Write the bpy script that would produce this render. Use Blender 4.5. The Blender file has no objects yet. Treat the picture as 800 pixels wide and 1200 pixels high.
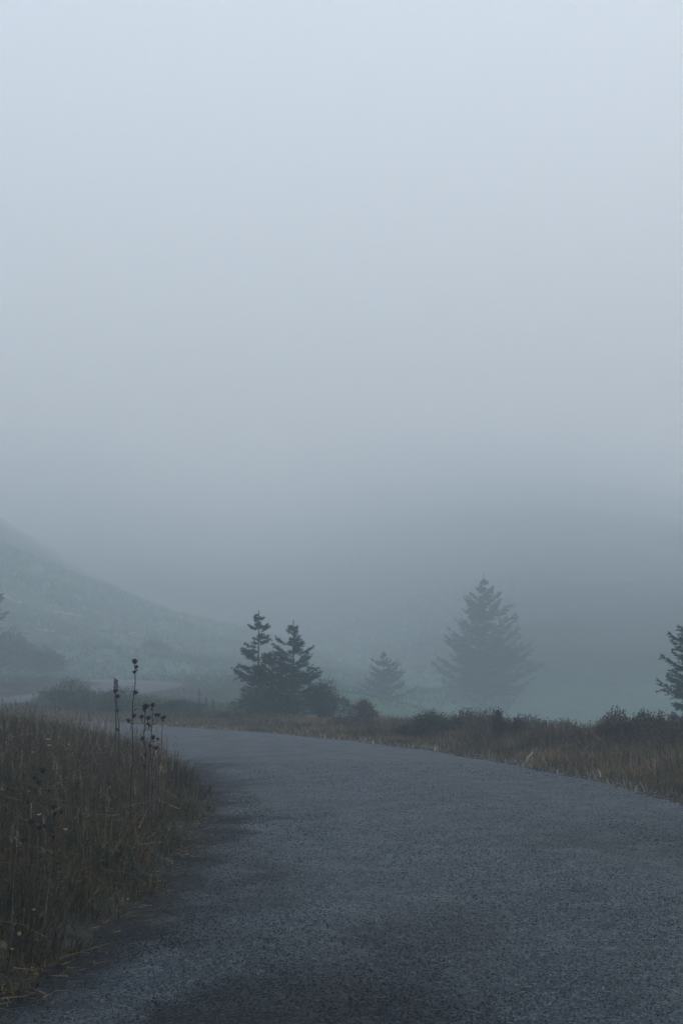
import bpy, math, random
import numpy as np

# ------------------------------------------------------------------ camera, sky, sun, exposure
scene = bpy.context.scene
col = scene.collection
R = math.radians
CAM_H = 1.5
FPX = 50.0 / 36.0 * 1200.0
PITCH = R(6.16)

cam_data = bpy.data.cameras.new("camera")
cam_data.sensor_fit = 'VERTICAL'
cam_data.sensor_height = 36.0
cam_data.sensor_width = 24.0
cam_data.lens = 50.0
cam_data.clip_start = 0.05
cam_data.clip_end = 4000.0
cam = bpy.data.objects.new("camera", cam_data)
cam.location = (0, 0, CAM_H)
cam.rotation_euler = (R(90) + PITCH, 0, 0)
col.objects.link(cam)
scene.camera = cam

SUN_EL, SUN_AZ = 42.0, 25.0          # veiled sun, high, a little right of straight ahead
world = bpy.data.worlds.new("World")
scene.world = world
world.use_nodes = True
wn = world.node_tree
wn.nodes.clear()
w_out = wn.nodes.new('ShaderNodeOutputWorld')
w_bg = wn.nodes.new('ShaderNodeBackground')
w_sky = wn.nodes.new('ShaderNodeTexSky')
w_sky.sky_type = 'NISHITA'
w_sky.sun_disc = False
w_sky.sun_elevation = R(SUN_EL)
w_sky.sun_rotation = R(SUN_AZ)
w_sky.air_density = 1.0
w_sky.dust_density = 6.0
w_mix = wn.nodes.new('ShaderNodeMix')
w_mix.data_type = 'RGBA'
w_mix.inputs['Factor'].default_value = 0.93          # an even overcast veil over the clear sky
w_mix.inputs['B'].default_value = (10.0, 12.4, 15.5, 1)
wn.links.new(w_sky.outputs['Color'], w_mix.inputs['A'])
wn.links.new(w_mix.outputs['Result'], w_bg.inputs['Color'])
w_bg.inputs['Strength'].default_value = 0.1
wn.links.new(w_bg.outputs['Background'], w_out.inputs['Surface'])

sun_data = bpy.data.lights.new("sun", 'SUN')
sun_data.energy = 0.9
sun_data.angle = R(60)
sun_data.color = (1.0, 0.985, 0.96)
sun = bpy.data.objects.new("sun", sun_data)
sun.rotation_euler = (R(90 - SUN_EL), 0, R(180 - SUN_AZ))
sun.location = (0, 0, 300)
col.objects.link(sun)

vs = scene.view_settings
vs.view_transform = 'Standard'
vs.look = 'None'
vs.exposure = 0.14
vs.gamma = 1.0
vs.use_curve_mapping = False
scene.cycles.use_denoising = True
scene.cycles.volume_bounces = 6
scene.cycles.max_bounces = 10
scene.cycles.diffuse_bounces = 3
scene.cycles.glossy_bounces = 2
scene.cycles.transparent_max_bounces = 10
scene.cycles.use_light_tree = False

HAZE_DENSITY = 0.0053
HAZE_COLOR = (0.765, 0.89, 1.0)
HAZE_TOP = 236.0

rng = np.random.default_rng(7)

# ------------------------------------------------------------------ helpers
def P(px, py, d):
    """world point seen at pixel (px, py) of the 800x1200 photograph at distance d along the ground"""
    r = (px - 400.0) / FPX
    u = (600.0 - py) / FPX
    fy = math.cos(PITCH) - u * math.sin(PITCH)
    fz = math.sin(PITCH) + u * math.cos(PITCH)
    return (d * r / fy, d, CAM_H + d * fz / fy)

def PX(px, d):
    return d * (px - 400.0) / FPX

def ss(a, b, x):
    t = np.clip((np.asarray(x, float) - a) / (b - a), 0, 1)
    return t * t * (3 - 2 * t)

def props(o, label=None, cat=None, group=None, kind=None):
    if label: o['label'] = label
    if cat: o['category'] = cat
    if group: o['group'] = group
    if kind: o['kind'] = kind
    return o

def tri_mesh(name, V, F, material, C=None, parent=None, smooth=False):
    """V (n,3), F (m,3) triangles, C (n,3) colours per vertex"""
    V = np.ascontiguousarray(V, dtype=np.float32)
    F = np.ascontiguousarray(F, dtype=np.int32)
    me = bpy.data.meshes.new(name)
    me.vertices.add(len(V)); me.vertices.foreach_set('co', V.ravel())
    me.loops.add(F.size); me.loops.foreach_set('vertex_index', F.ravel())
    me.polygons.add(len(F))
    me.polygons.foreach_set('loop_start', np.arange(0, F.size, 3, dtype=np.int32))
    me.update(calc_edges=True)
    if smooth:
        me.polygons.foreach_set('use_smooth', np.ones(len(F), dtype=bool))
    if C is not None:
        at = me.color_attributes.new('tint', 'FLOAT_COLOR', 'POINT')
        C4 = np.ones((len(V), 4), dtype=np.float32); C4[:, :3] = C
        at.data.foreach_set('color', C4.ravel())
    me.materials.append(material)
    o = bpy.data.objects.new(name, me)
    col.objects.link(o)
    if parent is not None:
        o.parent = parent
    return o

def empty(name, loc, rz=0.0):
    o = bpy.data.objects.new(name, None)
    o.empty_display_size = 0.1
    o.location = loc
    o.rotation_euler = (0, 0, rz)
    col.objects.link(o)
    return o

class Soup:
    """collects coloured triangles"""
    def __init__(self):
        self.V, self.F, self.C, self.n = [], [], [], 0
    def add(self, V, F, C):
        V = np.asarray(V, float).reshape(-1, 3)
        C = np.asarray(C, float)
        if C.ndim == 1:
            C = np.tile(C, (len(V), 1))
        self.V.append(V); self.F.append(np.asarray(F, int) + self.n); self.C.append(C)
        self.n += len(V)
    def tube(self, pts, rad, c, sides=5):
        pts = np.asarray(pts, float); k = len(pts)
        rad = np.broadcast_to(np.asarray(rad, float), (k,))
        tan = np.gradient(pts, axis=0)
        tan /= np.linalg.norm(tan, axis=1)[:, None] + 1e-9
        ref = np.array([0, 0, 1.0]) if abs(tan[:, 2]).mean() < 0.85 else np.array([1.0, 0, 0])
        a = np.cross(tan, ref); a /= np.linalg.norm(a, axis=1)[:, None] + 1e-9
        b = np.cross(tan, a)
        th = np.arange(sides) * 2 * math.pi / sides
        V = (pts[:, None, :] + rad[:, None, None] * (np.cos(th)[None, :, None] * a[:, None, :] + np.sin(th)[None, :, None] * b[:, None, :])).reshape(-1, 3)
        F = []
        for i in range(k - 1):
            for j in range(sides):
                p, q = i * sides + j, i * sides + (j + 1) % sides
                F += [(p, q, q + sides), (p, q + sides, p + sides)]
        top = len(V)
        V = np.vstack([V, pts[-1:], pts[:1]])
        for j in range(sides):
            F.append(((k - 1) * sides + j, (k - 1) * sides + (j + 1) % sides, top))
            F.append(((j + 1) % sides, j, top + 1))
        self.add(V, F, c)
    def spikes(self, base, tip, width, C, up=None):
        """flat tapered needles / leaflets: one triangle each"""
        base = np.asarray(base, float); tip = np.asarray(tip, float)
        d = tip - base
        r = rng.normal(size=base.shape)
        s = np.cross(d, r); s /= np.linalg.norm(s, axis=1)[:, None] + 1e-9
        w = np.broadcast_to(np.asarray(width, float), (len(base),))[:, None]
        V = np.stack([base - s * w * .5, base + s * w * .5, tip], axis=1).reshape(-1, 3)
        n = len(base)
        F = np.arange(3 * n).reshape(n, 3)
        self.add(V, F, np.repeat(C, 3, axis=0))
    def leaves(self, base, tip, width, C):
        """diamond leaves: two triangles each"""
        base = np.asarray(base, float); tip = np.asarray(tip, float)
        d = tip - base
        r = rng.normal(size=base.shape)
        s = np.cross(d, r); s /= np.linalg.norm(s, axis=1)[:, None] + 1e-9
        w = np.broadcast_to(np.asarray(width, float), (len(base),))[:, None]
        m = base + d * .45
        V = np.stack([base, m - s * w * .5, tip, m + s * w * .5], axis=1).reshape(-1, 3)
        n = len(base)
        b = np.arange(n)[:, None] * 4
        F = np.concatenate([b + [0, 1, 2], b + [0, 2, 3]])
        self.add(V, F, np.repeat(C, 4, axis=0))
    def build(self, name, material, parent=None, smooth=False):
        return tri_mesh(name, np.vstack(self.V), np.vstack(self.F), material, np.vstack(self.C), parent, smooth)

def tints(base, n, jitter=0.25, hue=0.12):
    base = np.asarray(base, float)
    v = np.exp(rng.normal(0, jitter, (n, 1)))
    h = np.exp(rng.normal(0, hue, (n, 3)))
    return np.clip(base * v * h, 0.004, 0.9)

# ------------------------------------------------------------------ materials
def new_mat(name):
    m = bpy.data.materials.new(name)
    m.use_nodes = True
    nt = m.node_tree
    return m, nt, nt.nodes['Principled BSDF']

def tint_mat(name, rough=0.75, spec=0.25, noise_scale=0.0, noise_amt=0.0):
    m, nt, bs = new_mat(name)
    a = nt.nodes.new('ShaderNodeAttribute'); a.attribute_name = 'tint'
    out = a.outputs['Color']
    if noise_amt > 0:
        tc = nt.nodes.new('ShaderNodeTexCoord')
        n = nt.nodes.new('ShaderNodeTexNoise'); n.inputs['Scale'].default_value = noise_scale
        n.inputs['Detail'].default_value = 4
        nt.links.new(tc.outputs['Object'], n.inputs['Vector'])
        mr = nt.nodes.new('ShaderNodeMapRange')
        mr.inputs['To Min'].default_value = 1 - noise_amt; mr.inputs['To Max'].default_value = 1 + noise_amt
        mr.inputs['From Min'].default_value = 0.3; mr.inputs['From Max'].default_value = 0.7
        nt.links.new(n.outputs['Fac'], mr.inputs['Value'])
        mx = nt.nodes.new('ShaderNodeVectorMath'); mx.operation = 'SCALE'
        nt.links.new(out, mx.inputs[0]); nt.links.new(mr.outputs['Result'], mx.inputs['Scale'])
        out = mx.outputs['Vector']
    nt.links.new(out, bs.inputs['Base Color'])
    bs.inputs['Roughness'].default_value = rough
    bs.inputs['Specular IOR Level'].default_value = spec
    return m

M_GRASS = tint_mat('grass_blades', 0.8, 0.1, .9, 0.5)
M_LEAF = tint_mat('needles_and_leaves', 0.85, 0.1, 2.0, 0.3)
M_BARK = tint_mat('bark', 0.95, 0.1, 14.0, 0.35)
M_STEM = tint_mat('dry_stems', 0.85, 0.1, 20.0, 0.2)
M_STONE = tint_mat('roadside_grit', 0.9, 0.2, 30.0, 0.3)
M_WOOD = tint_mat('bleached_wood', 0.9, 0.1, 3.0, 0.3)
M_PETAL = tint_mat('petals', 0.7, 0.2, 40.0, 0.1)

def ground_mat():
    m, nt, bs = new_mat('rough_moorland')
    tc = nt.nodes.new('ShaderNodeTexCoord')
    def noise(scale, det=6, rough=.6):
        n = nt.nodes.new('ShaderNodeTexNoise')
        n.inputs['Scale'].default_value = scale; n.inputs['Detail'].default_value = det
        n.inputs['Roughness'].default_value = rough
        nt.links.new(tc.outputs['Object'], n.inputs['Vector']); return n
    n1, n2, n3 = noise(.09, 5), noise(.6, 7, .7), noise(9, 5, .7)
    r1 = nt.nodes.new('ShaderNodeValToRGB')
    e = r1.color_ramp.elements
    e[0].position, e[0].color = .34, (.028, .050, .032, 1)
    e[1].position, e[1].color = .70, (.165, .165, .115, 1)
    x = e.new(.48); x.color = (.052, .100, .066, 1)
    x = e.new(.58); x.color = (.070, .120, .082, 1)
    mx = nt.nodes.new('ShaderNodeMix'); mx.data_type = 'FLOAT'
    mx.inputs['Factor'].default_value = .5
    nt.links.new(n1.outputs['Fac'], mx.inputs['A']); nt.links.new(n2.outputs['Fac'], mx.inputs['B'])
    nt.links.new(mx.outputs['Result'], r1.inputs['Fac'])
    # verge soil near the road, from the 'verge' attribute (distance to the road edge)
    a = nt.nodes.new('ShaderNodeAttribute'); a.attribute_name = 'verge'
    soil = nt.nodes.new('ShaderNodeValToRGB')
    soil.color_ramp.elements[0].position, soil.color_ramp.elements[0].color = .35, (.018, .016, .013, 1)
    soil.color_ramp.elements[1].position, soil.color_ramp.elements[1].color = .7, (.045, .040, .030, 1)
    nt.links.new(n3.outputs['Fac'], soil.inputs['Fac'])
    mc = nt.nodes.new('ShaderNodeMix'); mc.data_type = 'RGBA'
    nt.links.new(a.outputs['Fac'], mc.inputs['Factor'])
    nt.links.new(r1.outputs['Color'], mc.inputs['A']); nt.links.new(soil.outputs['Color'], mc.inputs['B'])
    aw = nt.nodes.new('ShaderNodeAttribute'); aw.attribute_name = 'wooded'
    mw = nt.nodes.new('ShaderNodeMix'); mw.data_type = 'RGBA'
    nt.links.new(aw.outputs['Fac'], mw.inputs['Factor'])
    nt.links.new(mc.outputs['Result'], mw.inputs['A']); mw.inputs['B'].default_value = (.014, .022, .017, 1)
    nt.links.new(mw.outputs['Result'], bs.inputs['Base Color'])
    bs.inputs['Roughness'].default_value = .95
    bs.inputs['Specular IOR Level'].default_value = .08
    bp = nt.nodes.new('ShaderNodeBump'); bp.inputs['Strength'].default_value = .8; bp.inputs['Distance'].default_value = .5
    nt.links.new(n2.outputs['Fac'], bp.inputs['Height'])
    nt.links.new(bp.outputs['Normal'], bs.inputs['Normal'])
    return m
M_GROUND = ground_mat()

# old tar and damp stains on the road: centre, radii, strength
STAINS = ((-1.0, 14.1, .85, .28, .85), (-1.55, 18.4, .75, .55, .8), (-2.1, 21.8, .55, 1.3, .7), (-1.3, 17.0, .3, 2.2, .35),
                                  (-.15, 6.3, .75, .95, .75), (-.75, 9.5, .4, 2.2, .5), (.35, 7.6, .5, 1.2, .45), (2.3, 12.5, .8, 1.2, .3))

def road_mat():
    """chip-sealed tarmac: coarse chips, a smoother worn wheel track, damp margins and tar stains"""
    m, nt, bs = new_mat('chip_sealed_tarmac')
    L = nt.links.new
    tc = nt.nodes.new('ShaderNodeTexCoord')
    def node(t, **k):
        n = nt.nodes.new(t)
        for a, b in k.items(): setattr(n, a, b)
        return n
    def noise(scale, det=3, rough=.55, vec=None):
        n = node('ShaderNodeTexNoise')
        n.inputs['Scale'].default_value = scale; n.inputs['Detail'].default_value = det
        n.inputs['Roughness'].default_value = rough
        L(vec or tc.outputs['Object'], n.inputs['Vector']); return n
    def mrange(sock, a, b, c, d, smooth=True):
        n = node('ShaderNodeMapRange')
        if smooth: n.interpolation_type = 'SMOOTHSTEP'
        for nm, v in zip(('From Min', 'From Max', 'To Min', 'To Max'), (a, b, c, d)): n.inputs[nm].default_value = v
        L(sock, n.inputs['Value']); return n.outputs['Result']
    def mul(a, b, op='MULTIPLY'):
        n = node('ShaderNodeMath', operation=op)
        for i, s in enumerate((a, b)):
            if isinstance(s, (int, float)): n.inputs[i].default_value = s
            else: L(s, n.inputs[i])
        return n.outputs[0]
    vor = node('ShaderNodeTexVoronoi'); vor.inputs['Scale'].default_value = 52
    L(tc.outputs['Object'], vor.inputs['Vector'])
    sep = node('ShaderNodeSeparateColor'); L(vor.outputs['Color'], sep.inputs['Color'])
    chip = mrange(sep.outputs['Red'], 0, 1, .08, 2.2, False)
    big = mrange(noise(.55, 5, .6).outputs['Fac'], .3, .7, .84, 1.16)
    mid = mrange(noise(9.0, 4, .7).outputs['Fac'], .3, .7, .80, 1.20)
    fine = mrange(noise(48.0, 2, .6).outputs['Fac'], .33, .67, .35, 1.75)
    v = mul(mul(chip, big), mul(mid, fine))
    # lateral coordinate across the road and along it
    uu = node('ShaderNodeAttribute'); uu.attribute_name = 'across'
    wob = mrange(noise(.9, 4, .65).outputs['Fac'], .3, .7, -.35, .35, False)
    u = mul(uu.outputs['Fac'], wob, 'ADD')
    damp = mrange(u, -2.45, -1.85, 1.0, 0.0)         # dark damp margin on the inside of the bend
    # tar stains with shapes of their own, crossing the bend
    sx = node('ShaderNodeSeparateXYZ'); L(tc.outputs['Object'], sx.inputs['Vector'])
    w2 = noise(1.1, 4, .7)
    wx = mrange(w2.outputs['Fac'], .3, .7, -.55, .55, False)
    stain = None
    for (cx, cy, rx, ry, amt) in STAINS:
        dx = mul(mul(mul(sx.outputs['X'], -cx, 'ADD'), wx, 'ADD'), 1.0 / rx)
        dy = mul(mul(mul(sx.outputs['Y'], -cy, 'ADD'), wx, 'ADD'), 1.0 / ry)
        rr = mul(mul(dx, dx), mul(dy, dy), 'ADD')
        s = mrange(rr, .15, 1.9, amt, 0.0)
        stain = s if stain is None else mul(stain, s, 'MAXIMUM')
    dk = mul(damp, stain, 'MAXIMUM')
    c0 = node('ShaderNodeMix', data_type='RGBA')
    c0.inputs['A'].default_value = (.021, .029, .036, 1); c0.inputs['B'].default_value = (.005, .005, .005, 1)
    L(dk, c0.inputs['Factor'])
    sc = node('ShaderNodeVectorMath', operation='SCALE'); L(c0.outputs['Result'], sc.inputs[0]); L(v, sc.inputs['Scale'])
    L(sc.outputs['Vector'], bs.inputs['Base Color'])
    L(mrange(noise(2.2, 4).outputs['Fac'], .3, .7, .62, .8), bs.inputs['Roughness'])
    L(mul(mrange(dk, 0, 1, .22, .05), 1.0), bs.inputs['Specular IOR Level'])
    h = mul(vor.outputs['Distance'], noise(48, 2, .6).outputs['Fac'], 'ADD')
    bp = node('ShaderNodeBump'); bp.inputs['Strength'].default_value = .55; bp.inputs['Distance'].default_value = .008
    L(h, bp.inputs['Height']); L(bp.outputs['Normal'], bs.inputs['Normal'])
    return m
M_ROAD = road_mat()

# ------------------------------------------------------------------ terrain and road
CTRL = np.array([(-9, -60), (-4.6, -35), (-1.7, -18), (-.35, -5), (.5, 2), (.82, 5), (1.08, 7.2), (1.25, 9.6), (1.19, 12.5), (1.08, 15.6), (.62, 19.2),
                 (-.35, 23), (-1.95, 27.2), (-4.1, 31.2), (-6.9, 34.7), (-10.4, 38.2), (-13.7, 42.4), (-15.5, 47.8), (-15.5, 54),
                 (-14.3, 61), (-12.8, 68), (-11.7, 75), (-11.8, 84), (-14, 95), (-19, 108)], float)
HW = 2.56
def catmull(pts, n=24):
    out = []
    p = np.vstack([2 * pts[0] - pts[1], pts, 2 * pts[-1] - pts[-2]])
    for i in range(1, len(p) - 2):
        t = np.linspace(0, 1, n, endpoint=False)[:, None]
        a, b, c, d = p[i - 1], p[i], p[i + 1], p[i + 2]
        out.append(.5 * ((2 * b) + (-a + c) * t + (2 * a - 5 * b + 4 * c - d) * t ** 2 + (-a + 3 * b - 3 * c + d) * t ** 3))
    out.append(pts[-1:])
    return np.vstack(out)
LINE = catmull(CTRL)
TAN = np.gradient(LINE, axis=0); TAN /= np.linalg.norm(TAN, axis=1)[:, None]
NRM = np.stack([TAN[:, 1], -TAN[:, 0]], axis=1)      # to the right of travel

def road_z(x, y):
    return .40 * ss(60, 85, y)

def road_dist(x, y):
    """signed distance from the centre line, positive to the right"""
    x = np.asarray(x, float).ravel(); y = np.asarray(y, float).ravel()
    out = np.full(x.shape, 999.0)
    Q = np.stack([x, y], axis=1)
    near = np.where((np.abs(y) < 140) & (np.abs(x) < 60))[0]
    for c in np.array_split(near, max(1, len(near) // 8000)):
        if len(c) == 0: continue
        d2 = ((Q[c][:, None, :] - LINE[None]) ** 2).sum(-1)
        k = d2.argmin(1)
        v = Q[c] - LINE[k]
        lat = (v * NRM[k]).sum(1)
        out[c] = np.where(lat >= 0, 1, -1) * np.sqrt(d2[np.arange(len(c)), k])
    return out

def lumps(x, y):
    return (np.sin(x * .9 + 1.3) * np.cos(y * .7) * .5 + np.sin(x * .37 - y * .53 + 2) * .8 + np.sin(x * 1.7 + y * 1.3) * .25
            + np.sin(x * .13 + y * .09 + .7) * 1.5)

RX = [-900, -300, -120, -70, -41, -31, -20, -10, 0, 8, 20, 40, 100, 300, 900]
RZ = [34, 34, 30, 23, 16, 11.4, 7.2, 4.6, 2.0, -.6, -1.5, -2.5, -3, -3, -3]
RX = [v * 1.176 for v in RX]; RZ = [v * 1.176 if v > 0 else v for v in RZ]
def far_z(x, y, mask=False):
    yy = np.clip(y, -900, 2000)
    ridge = np.interp(x, RX, RZ)
    t = np.clip((yy - 62) / 138.0, 0, 1)
    t = t * t * (1.6 - .6 * t)
    hill = .4 * ss(60, 85, yy) * ss(6, -6, x) + ridge * t
    yb = np.maximum(yy, 200.0)
    back = 1.5 + (np.interp(x / yb * 200.0, RX, RZ) - 1.5) * yb / 200.0 * np.interp(yb, [200, 280, 400, 600, 1200], [1, 1.12, 1.20, 1.25, 1.25])
    back = np.where(back > 90, 90 + 58 * np.tanh((back - 90) / 58), back)
    hill = np.where(yy > 200, back, hill)
    u = x / np.maximum(yy, 20)
    yw = yy - 85 * (1 - ss(-.06, .16, u)) * np.exp(-np.maximum(yy - 90, 0) / 300.0)      # the far slope starts nearer on the right
    wood = np.interp(yw, [0, 90, 120, 160, 200, 280, 400, 600, 800, 1000, 1250, 1450, 2400], [-3, -1, 1.5, 6.5, 12, 25, 45, 81, 121, 165, 214, 221, 222])
    wood = wood * (1 - (.10 - .10 * np.sin(u * 10 + .35)) * ss(190, 420, yy) * ss(-.20, -.04, u)) + 2 * np.sin(x * .021) * ss(150, 400, yy)
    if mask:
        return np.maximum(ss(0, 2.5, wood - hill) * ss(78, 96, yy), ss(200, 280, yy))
    return np.where(wood > hill, hill + (wood - hill) * ss(60, 95, yy), hill)

def ground_z(x, y, rd=None):
    x = np.asarray(x, float); y = np.asarray(y, float)
    sh = x.shape
    x = x.ravel(); y = y.ravel()
    if rd is None: rd = road_dist(x, y)
    rd = rd.ravel()
    e = np.abs(rd) - HW                                # distance outside the edge
    rz = road_z(x, y)
    far = far_z(x, y)
    left = .10 * ss(0, .35, e) + .28 * ss(.2, 2.3, e) + .10 * ss(2, 6, e)
    right = (.05 * ss(0, .3, e) + .22 * ss(.3, 2.2, e) + .08 * ss(2, 3.5, e)) * (1 - .85 * ss(23, 32, y))
    drop = -4.2 * ss(3.5, 32, e) * ss(-14, 2, x) * ss(10, 30, y)
    verge = rz + np.where(rd < 0, left, right) + drop
    verge = verge + lumps(x * 1.7, y * 1.7) * .035 * ss(.2, 2, e)
    blend = ss(58, 84, y) * ss(2, 14, e)
    blend = np.maximum(blend, ss(60, 110, np.abs(x)) + ss(-70, -130, y))
    blend = np.clip(blend, 0, 1)
    big = far + drop * (1 - ss(88, 122, y)) + lumps(x * .35, y * .35) * .30 * ss(55, 90, y) + lumps(x * .9, y * .9) * .12 * ss(50, 70, y)
    z = verge * (1 - blend) + big * blend
    z = np.where(e < 0, rz - .10 + .085 * ss(-.35, 0, e), z)
    return z.reshape(sh)

def gz(x, y):
    return float(ground_z(np.array([x]), np.array([y]))[0])

def build_ground():
    a1 = np.radians(np.linspace(-20, 20, 301))
    a2 = np.radians(np.linspace(20, 340, 97))[1:-1]
    ang = np.concatenate([a1, a2])
    rad = np.concatenate([[.6, 1.5, 2.5], np.geomspace(3.4, 130, 230), np.geomspace(133, 1700, 66)])
    A, Rr = np.meshgrid(ang, rad)
    X = Rr * np.sin(A); Y = Rr * np.cos(A)
    rd = road_dist(X, Y)
    Z = ground_z(X, Y, rd)
    nA = len(ang); nR = len(rad)
    V = np.stack([X.ravel(), Y.ravel(), Z.ravel()], axis=1)
    i = np.arange(nR - 1)[:, None] * nA + np.arange(nA)[None]
    j = np.arange(nR - 1)[:, None] * nA + (np.arange(nA)[None] + 1) % nA
    F = np.concatenate([np.stack([i, j, j + nA], -1).reshape(-1, 3), np.stack([i, j + nA, i + nA], -1).reshape(-1, 3)])
    c = len(V)
    V = np.vstack([V, [[0, 0, gz(0, 0)]]])
    k = np.arange(nA)
    F = np.vstack([F, np.stack([np.full(nA, c), (k + 1) % nA, k], -1)])
    F = F[:, [0, 2, 1]]
    o = tri_mesh('ground', V, F, M_GROUND, smooth=True)
    e = np.abs(rd) - HW
    w = np.concatenate([1 - ss(1.5, 9, e), [1]]).astype(np.float32)
    at = o.data.attributes.new('verge', 'FLOAT', 'POINT'); at.data.foreach_set('value', w)
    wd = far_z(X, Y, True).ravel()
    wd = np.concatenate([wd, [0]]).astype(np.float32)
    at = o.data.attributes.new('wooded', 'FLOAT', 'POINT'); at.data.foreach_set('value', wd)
    props(o, kind='structure', label='rough grassy moorland rising to a hillside')
build_ground()

def build_road():
    n = len(LINE)
    # resample evenly
    s = np.concatenate([[0], np.cumsum(np.linalg.norm(np.diff(LINE, axis=0), axis=1))])
    t = np.arange(0, s[-1], .16)
    cx = np.interp(t, s, LINE[:, 0]); cy = np.interp(t, s, LINE[:, 1])
    tx = np.gradient(cx); ty = np.gradient(cy); l = np.hypot(tx, ty); nx, ny = ty / l, -tx / l
    us = np.array([-1, -.985, -.9, -.7, -.45, -.2, 0, .2, .45, .7, .9, .985, 1.0])
    m = len(us); k = len(t)
    wl = HW + .03 * np.sin(t * 2.1) + .035 * np.sin(t * .73 + 1) + .02 * rng.normal(size=k) + .03 * np.sin(t * 5.3)
    wr = HW + .03 * np.sin(t * 1.9 + 2) + .03 * np.sin(t * .83) + .02 * rng.normal(size=k) + .025 * np.sin(t * 4.7)
    W = np.where(us[None] < 0, wl[:, None], wr[:, None]) * us[None]
    X = cx[:, None] + nx[:, None] * W; Y = cy[:, None] + ny[:, None] * W
    Z = road_z(X, Y) + .035 * (1 - us[None] ** 2) + .004 * np.sin(X * 2.3 + Y * 1.1)
    Z[:, 0] -= .05; Z[:, -1] -= .05
    V = np.stack([X, Y, Z], -1).reshape(-1, 3)
    i = (np.arange(k - 1)[:, None] * m + np.arange(m - 1)[None])
    F = np.concatenate([np.stack([i, i + 1, i + m + 1], -1).reshape(-1, 3), np.stack([i, i + m + 1, i + m], -1).reshape(-1, 3)])
    o = tri_mesh('road', V, F, M_ROAD, smooth=True)
    at = o.data.attributes.new('across', 'FLOAT', 'POINT'); at.data.foreach_set('value', W.ravel().astype(np.float32))
    props(o, kind='structure', label='narrow grey tarmac road bending left into the mist')
build_road()

def road_chippings():
    """stone chips standing proud of the tar, as far as they can be told apart"""
    n = 420000
    y = 4.0 + 18 * rng.uniform(0, 1, n) ** 1.3
    x = rng.uniform(-.27, .27, n) * y + rng.uniform(-.4, .4, n)
    k = rng.uniform(0, 1, n) < np.clip(7.0 / y, 0, 1) * .55
    x, y = x[k], y[k]
    rd = road_dist(x, y)
    worn = .45 * (np.exp(-((rd + 1.0) / .38) ** 2) + np.exp(-((rd - .95) / .38) ** 2))     # wheel tracks are worn smoother
    k = (np.abs(rd) < HW - .04) & (rng.uniform(0, 1, len(rd)) > worn)
    x, y, rd = x[k][:110000], y[k][:110000], rd[k][:110000]; n = len(x)
    z = road_z(x, y) + .035 * (1 - (rd / HW) ** 2) + .004 * np.sin(x * 2.3 + y * 1.1) - .002
    r = (.0034 + .0056 * rng.uniform(0, 1, n) ** 2) * (1 + y / 40)
    a = rng.uniform(0, 6.283, n)[:, None] + np.arange(4)[None] * 1.571 + rng.normal(0, .25, (n, 4))
    rr = r[:, None] * rng.uniform(.7, 1.3, (n, 4))
    V = np.zeros((n, 5, 3))
    V[:, :4, 0] = x[:, None] + np.cos(a) * rr; V[:, :4, 1] = y[:, None] + np.sin(a) * rr; V[:, :4, 2] = z[:, None]
    V[:, 4, 0] = x + rng.normal(0, .3, n) * r; V[:, 4, 1] = y + rng.normal(0, .3, n) * r; V[:, 4, 2] = z + .002 + r * rng.uniform(.55, .95, n)
    b = np.arange(n)[:, None] * 5
    F = np.concatenate([b + [0, 1, 4], b + [1, 2, 4], b + [2, 3, 4], b + [3, 0, 4]])
    tone = np.exp(rng.normal(-.05, .6, n))[:, None]
    C = np.clip(np.array([.027, .038, .047]) * tone * np.exp(rng.normal(0, .08, (n, 3))), .006, .14)
    jit = .25 * np.sin(x * 3.1 + y * 1.7) + .15 * np.sin(x * 7 - y * 4)
    dk = .8 * ss(-1.75, -2.25, rd + jit)
    for (cx, cy, rx, ry, amt) in STAINS:
        dk = np.maximum(dk, amt * ss(1.9, .15, ((x - cx + jit) / rx) ** 2 + ((y - cy + jit) / ry) ** 2))
    C *= (1 - .9 * dk)[:, None]
    o = tri_mesh('road_chippings', V.reshape(-1, 3), F, M_STONE, np.repeat(C, 5, axis=0))
    props(o, 'loose looking stone chips set in the tarmac surface', 'stone chips', kind='stuff')
road_chippings()

# ------------------------------------------------------------------ grass
def blades(base, h, w, lean, C, az=None, curl=.5):
    """curved blades of 3 triangles; lean = horizontal reach of the tip as a share of h"""
    n = len(base)
    if az is None: az = rng.uniform(0, 2 * math.pi, n)
    D = np.stack([np.cos(az), np.sin(az), np.zeros(n)], 1)
    fa = rng.uniform(0, 2 * math.pi, n)
    S = np.stack([np.cos(fa), np.sin(fa), np.zeros(n)], 1) * (np.asarray(w)[:, None] * .5)
    hh = np.asarray(h)[:, None]; ll = np.asarray(lean)[:, None]
    up = np.array([0, 0, 1.0])
    m = base + up * hh * .55 + D * hh * ll * .25
    t = base + up * hh * (1 - .25 * np.clip(ll, 0, 1.2)) + D * hh * ll
    V = np.stack([base - S, base + S, m - S * .75, m + S * .75, t], 1).reshape(-1, 3)
    b = np.arange(n)[:, None] * 5
    F = np.concatenate([b + [0, 1, 3], b + [0, 3, 2], b + [2, 3, 4]])
    shade = np.ones((1, 5, 1))
    CC = (C[:, None, :] * shade).reshape(-1, 3)
    return V, F, CC

def verge_points(n, y0, y1, u0, u1, side):
    """random points beside the road, between the distances u0 and u1 outside its edge"""
    i = rng.integers(0, len(LINE) - 1, n * 3)
    f = rng.uniform(0, 1, n * 3)[:, None]
    p = LINE[i] * (1 - f) + LINE[i + 1] * f
    u = HW + rng.uniform(u0, u1, n * 3)
    q = p + NRM[i] * (side * u)[:, None]
    seg = np.linalg.norm(LINE[i + 1] - LINE[i], axis=1)
    keep = (q[:, 1] > y0) & (q[:, 1] < y1) & (rng.uniform(0, 1, n * 3) < seg / seg.max())
    return q[keep]

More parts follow.
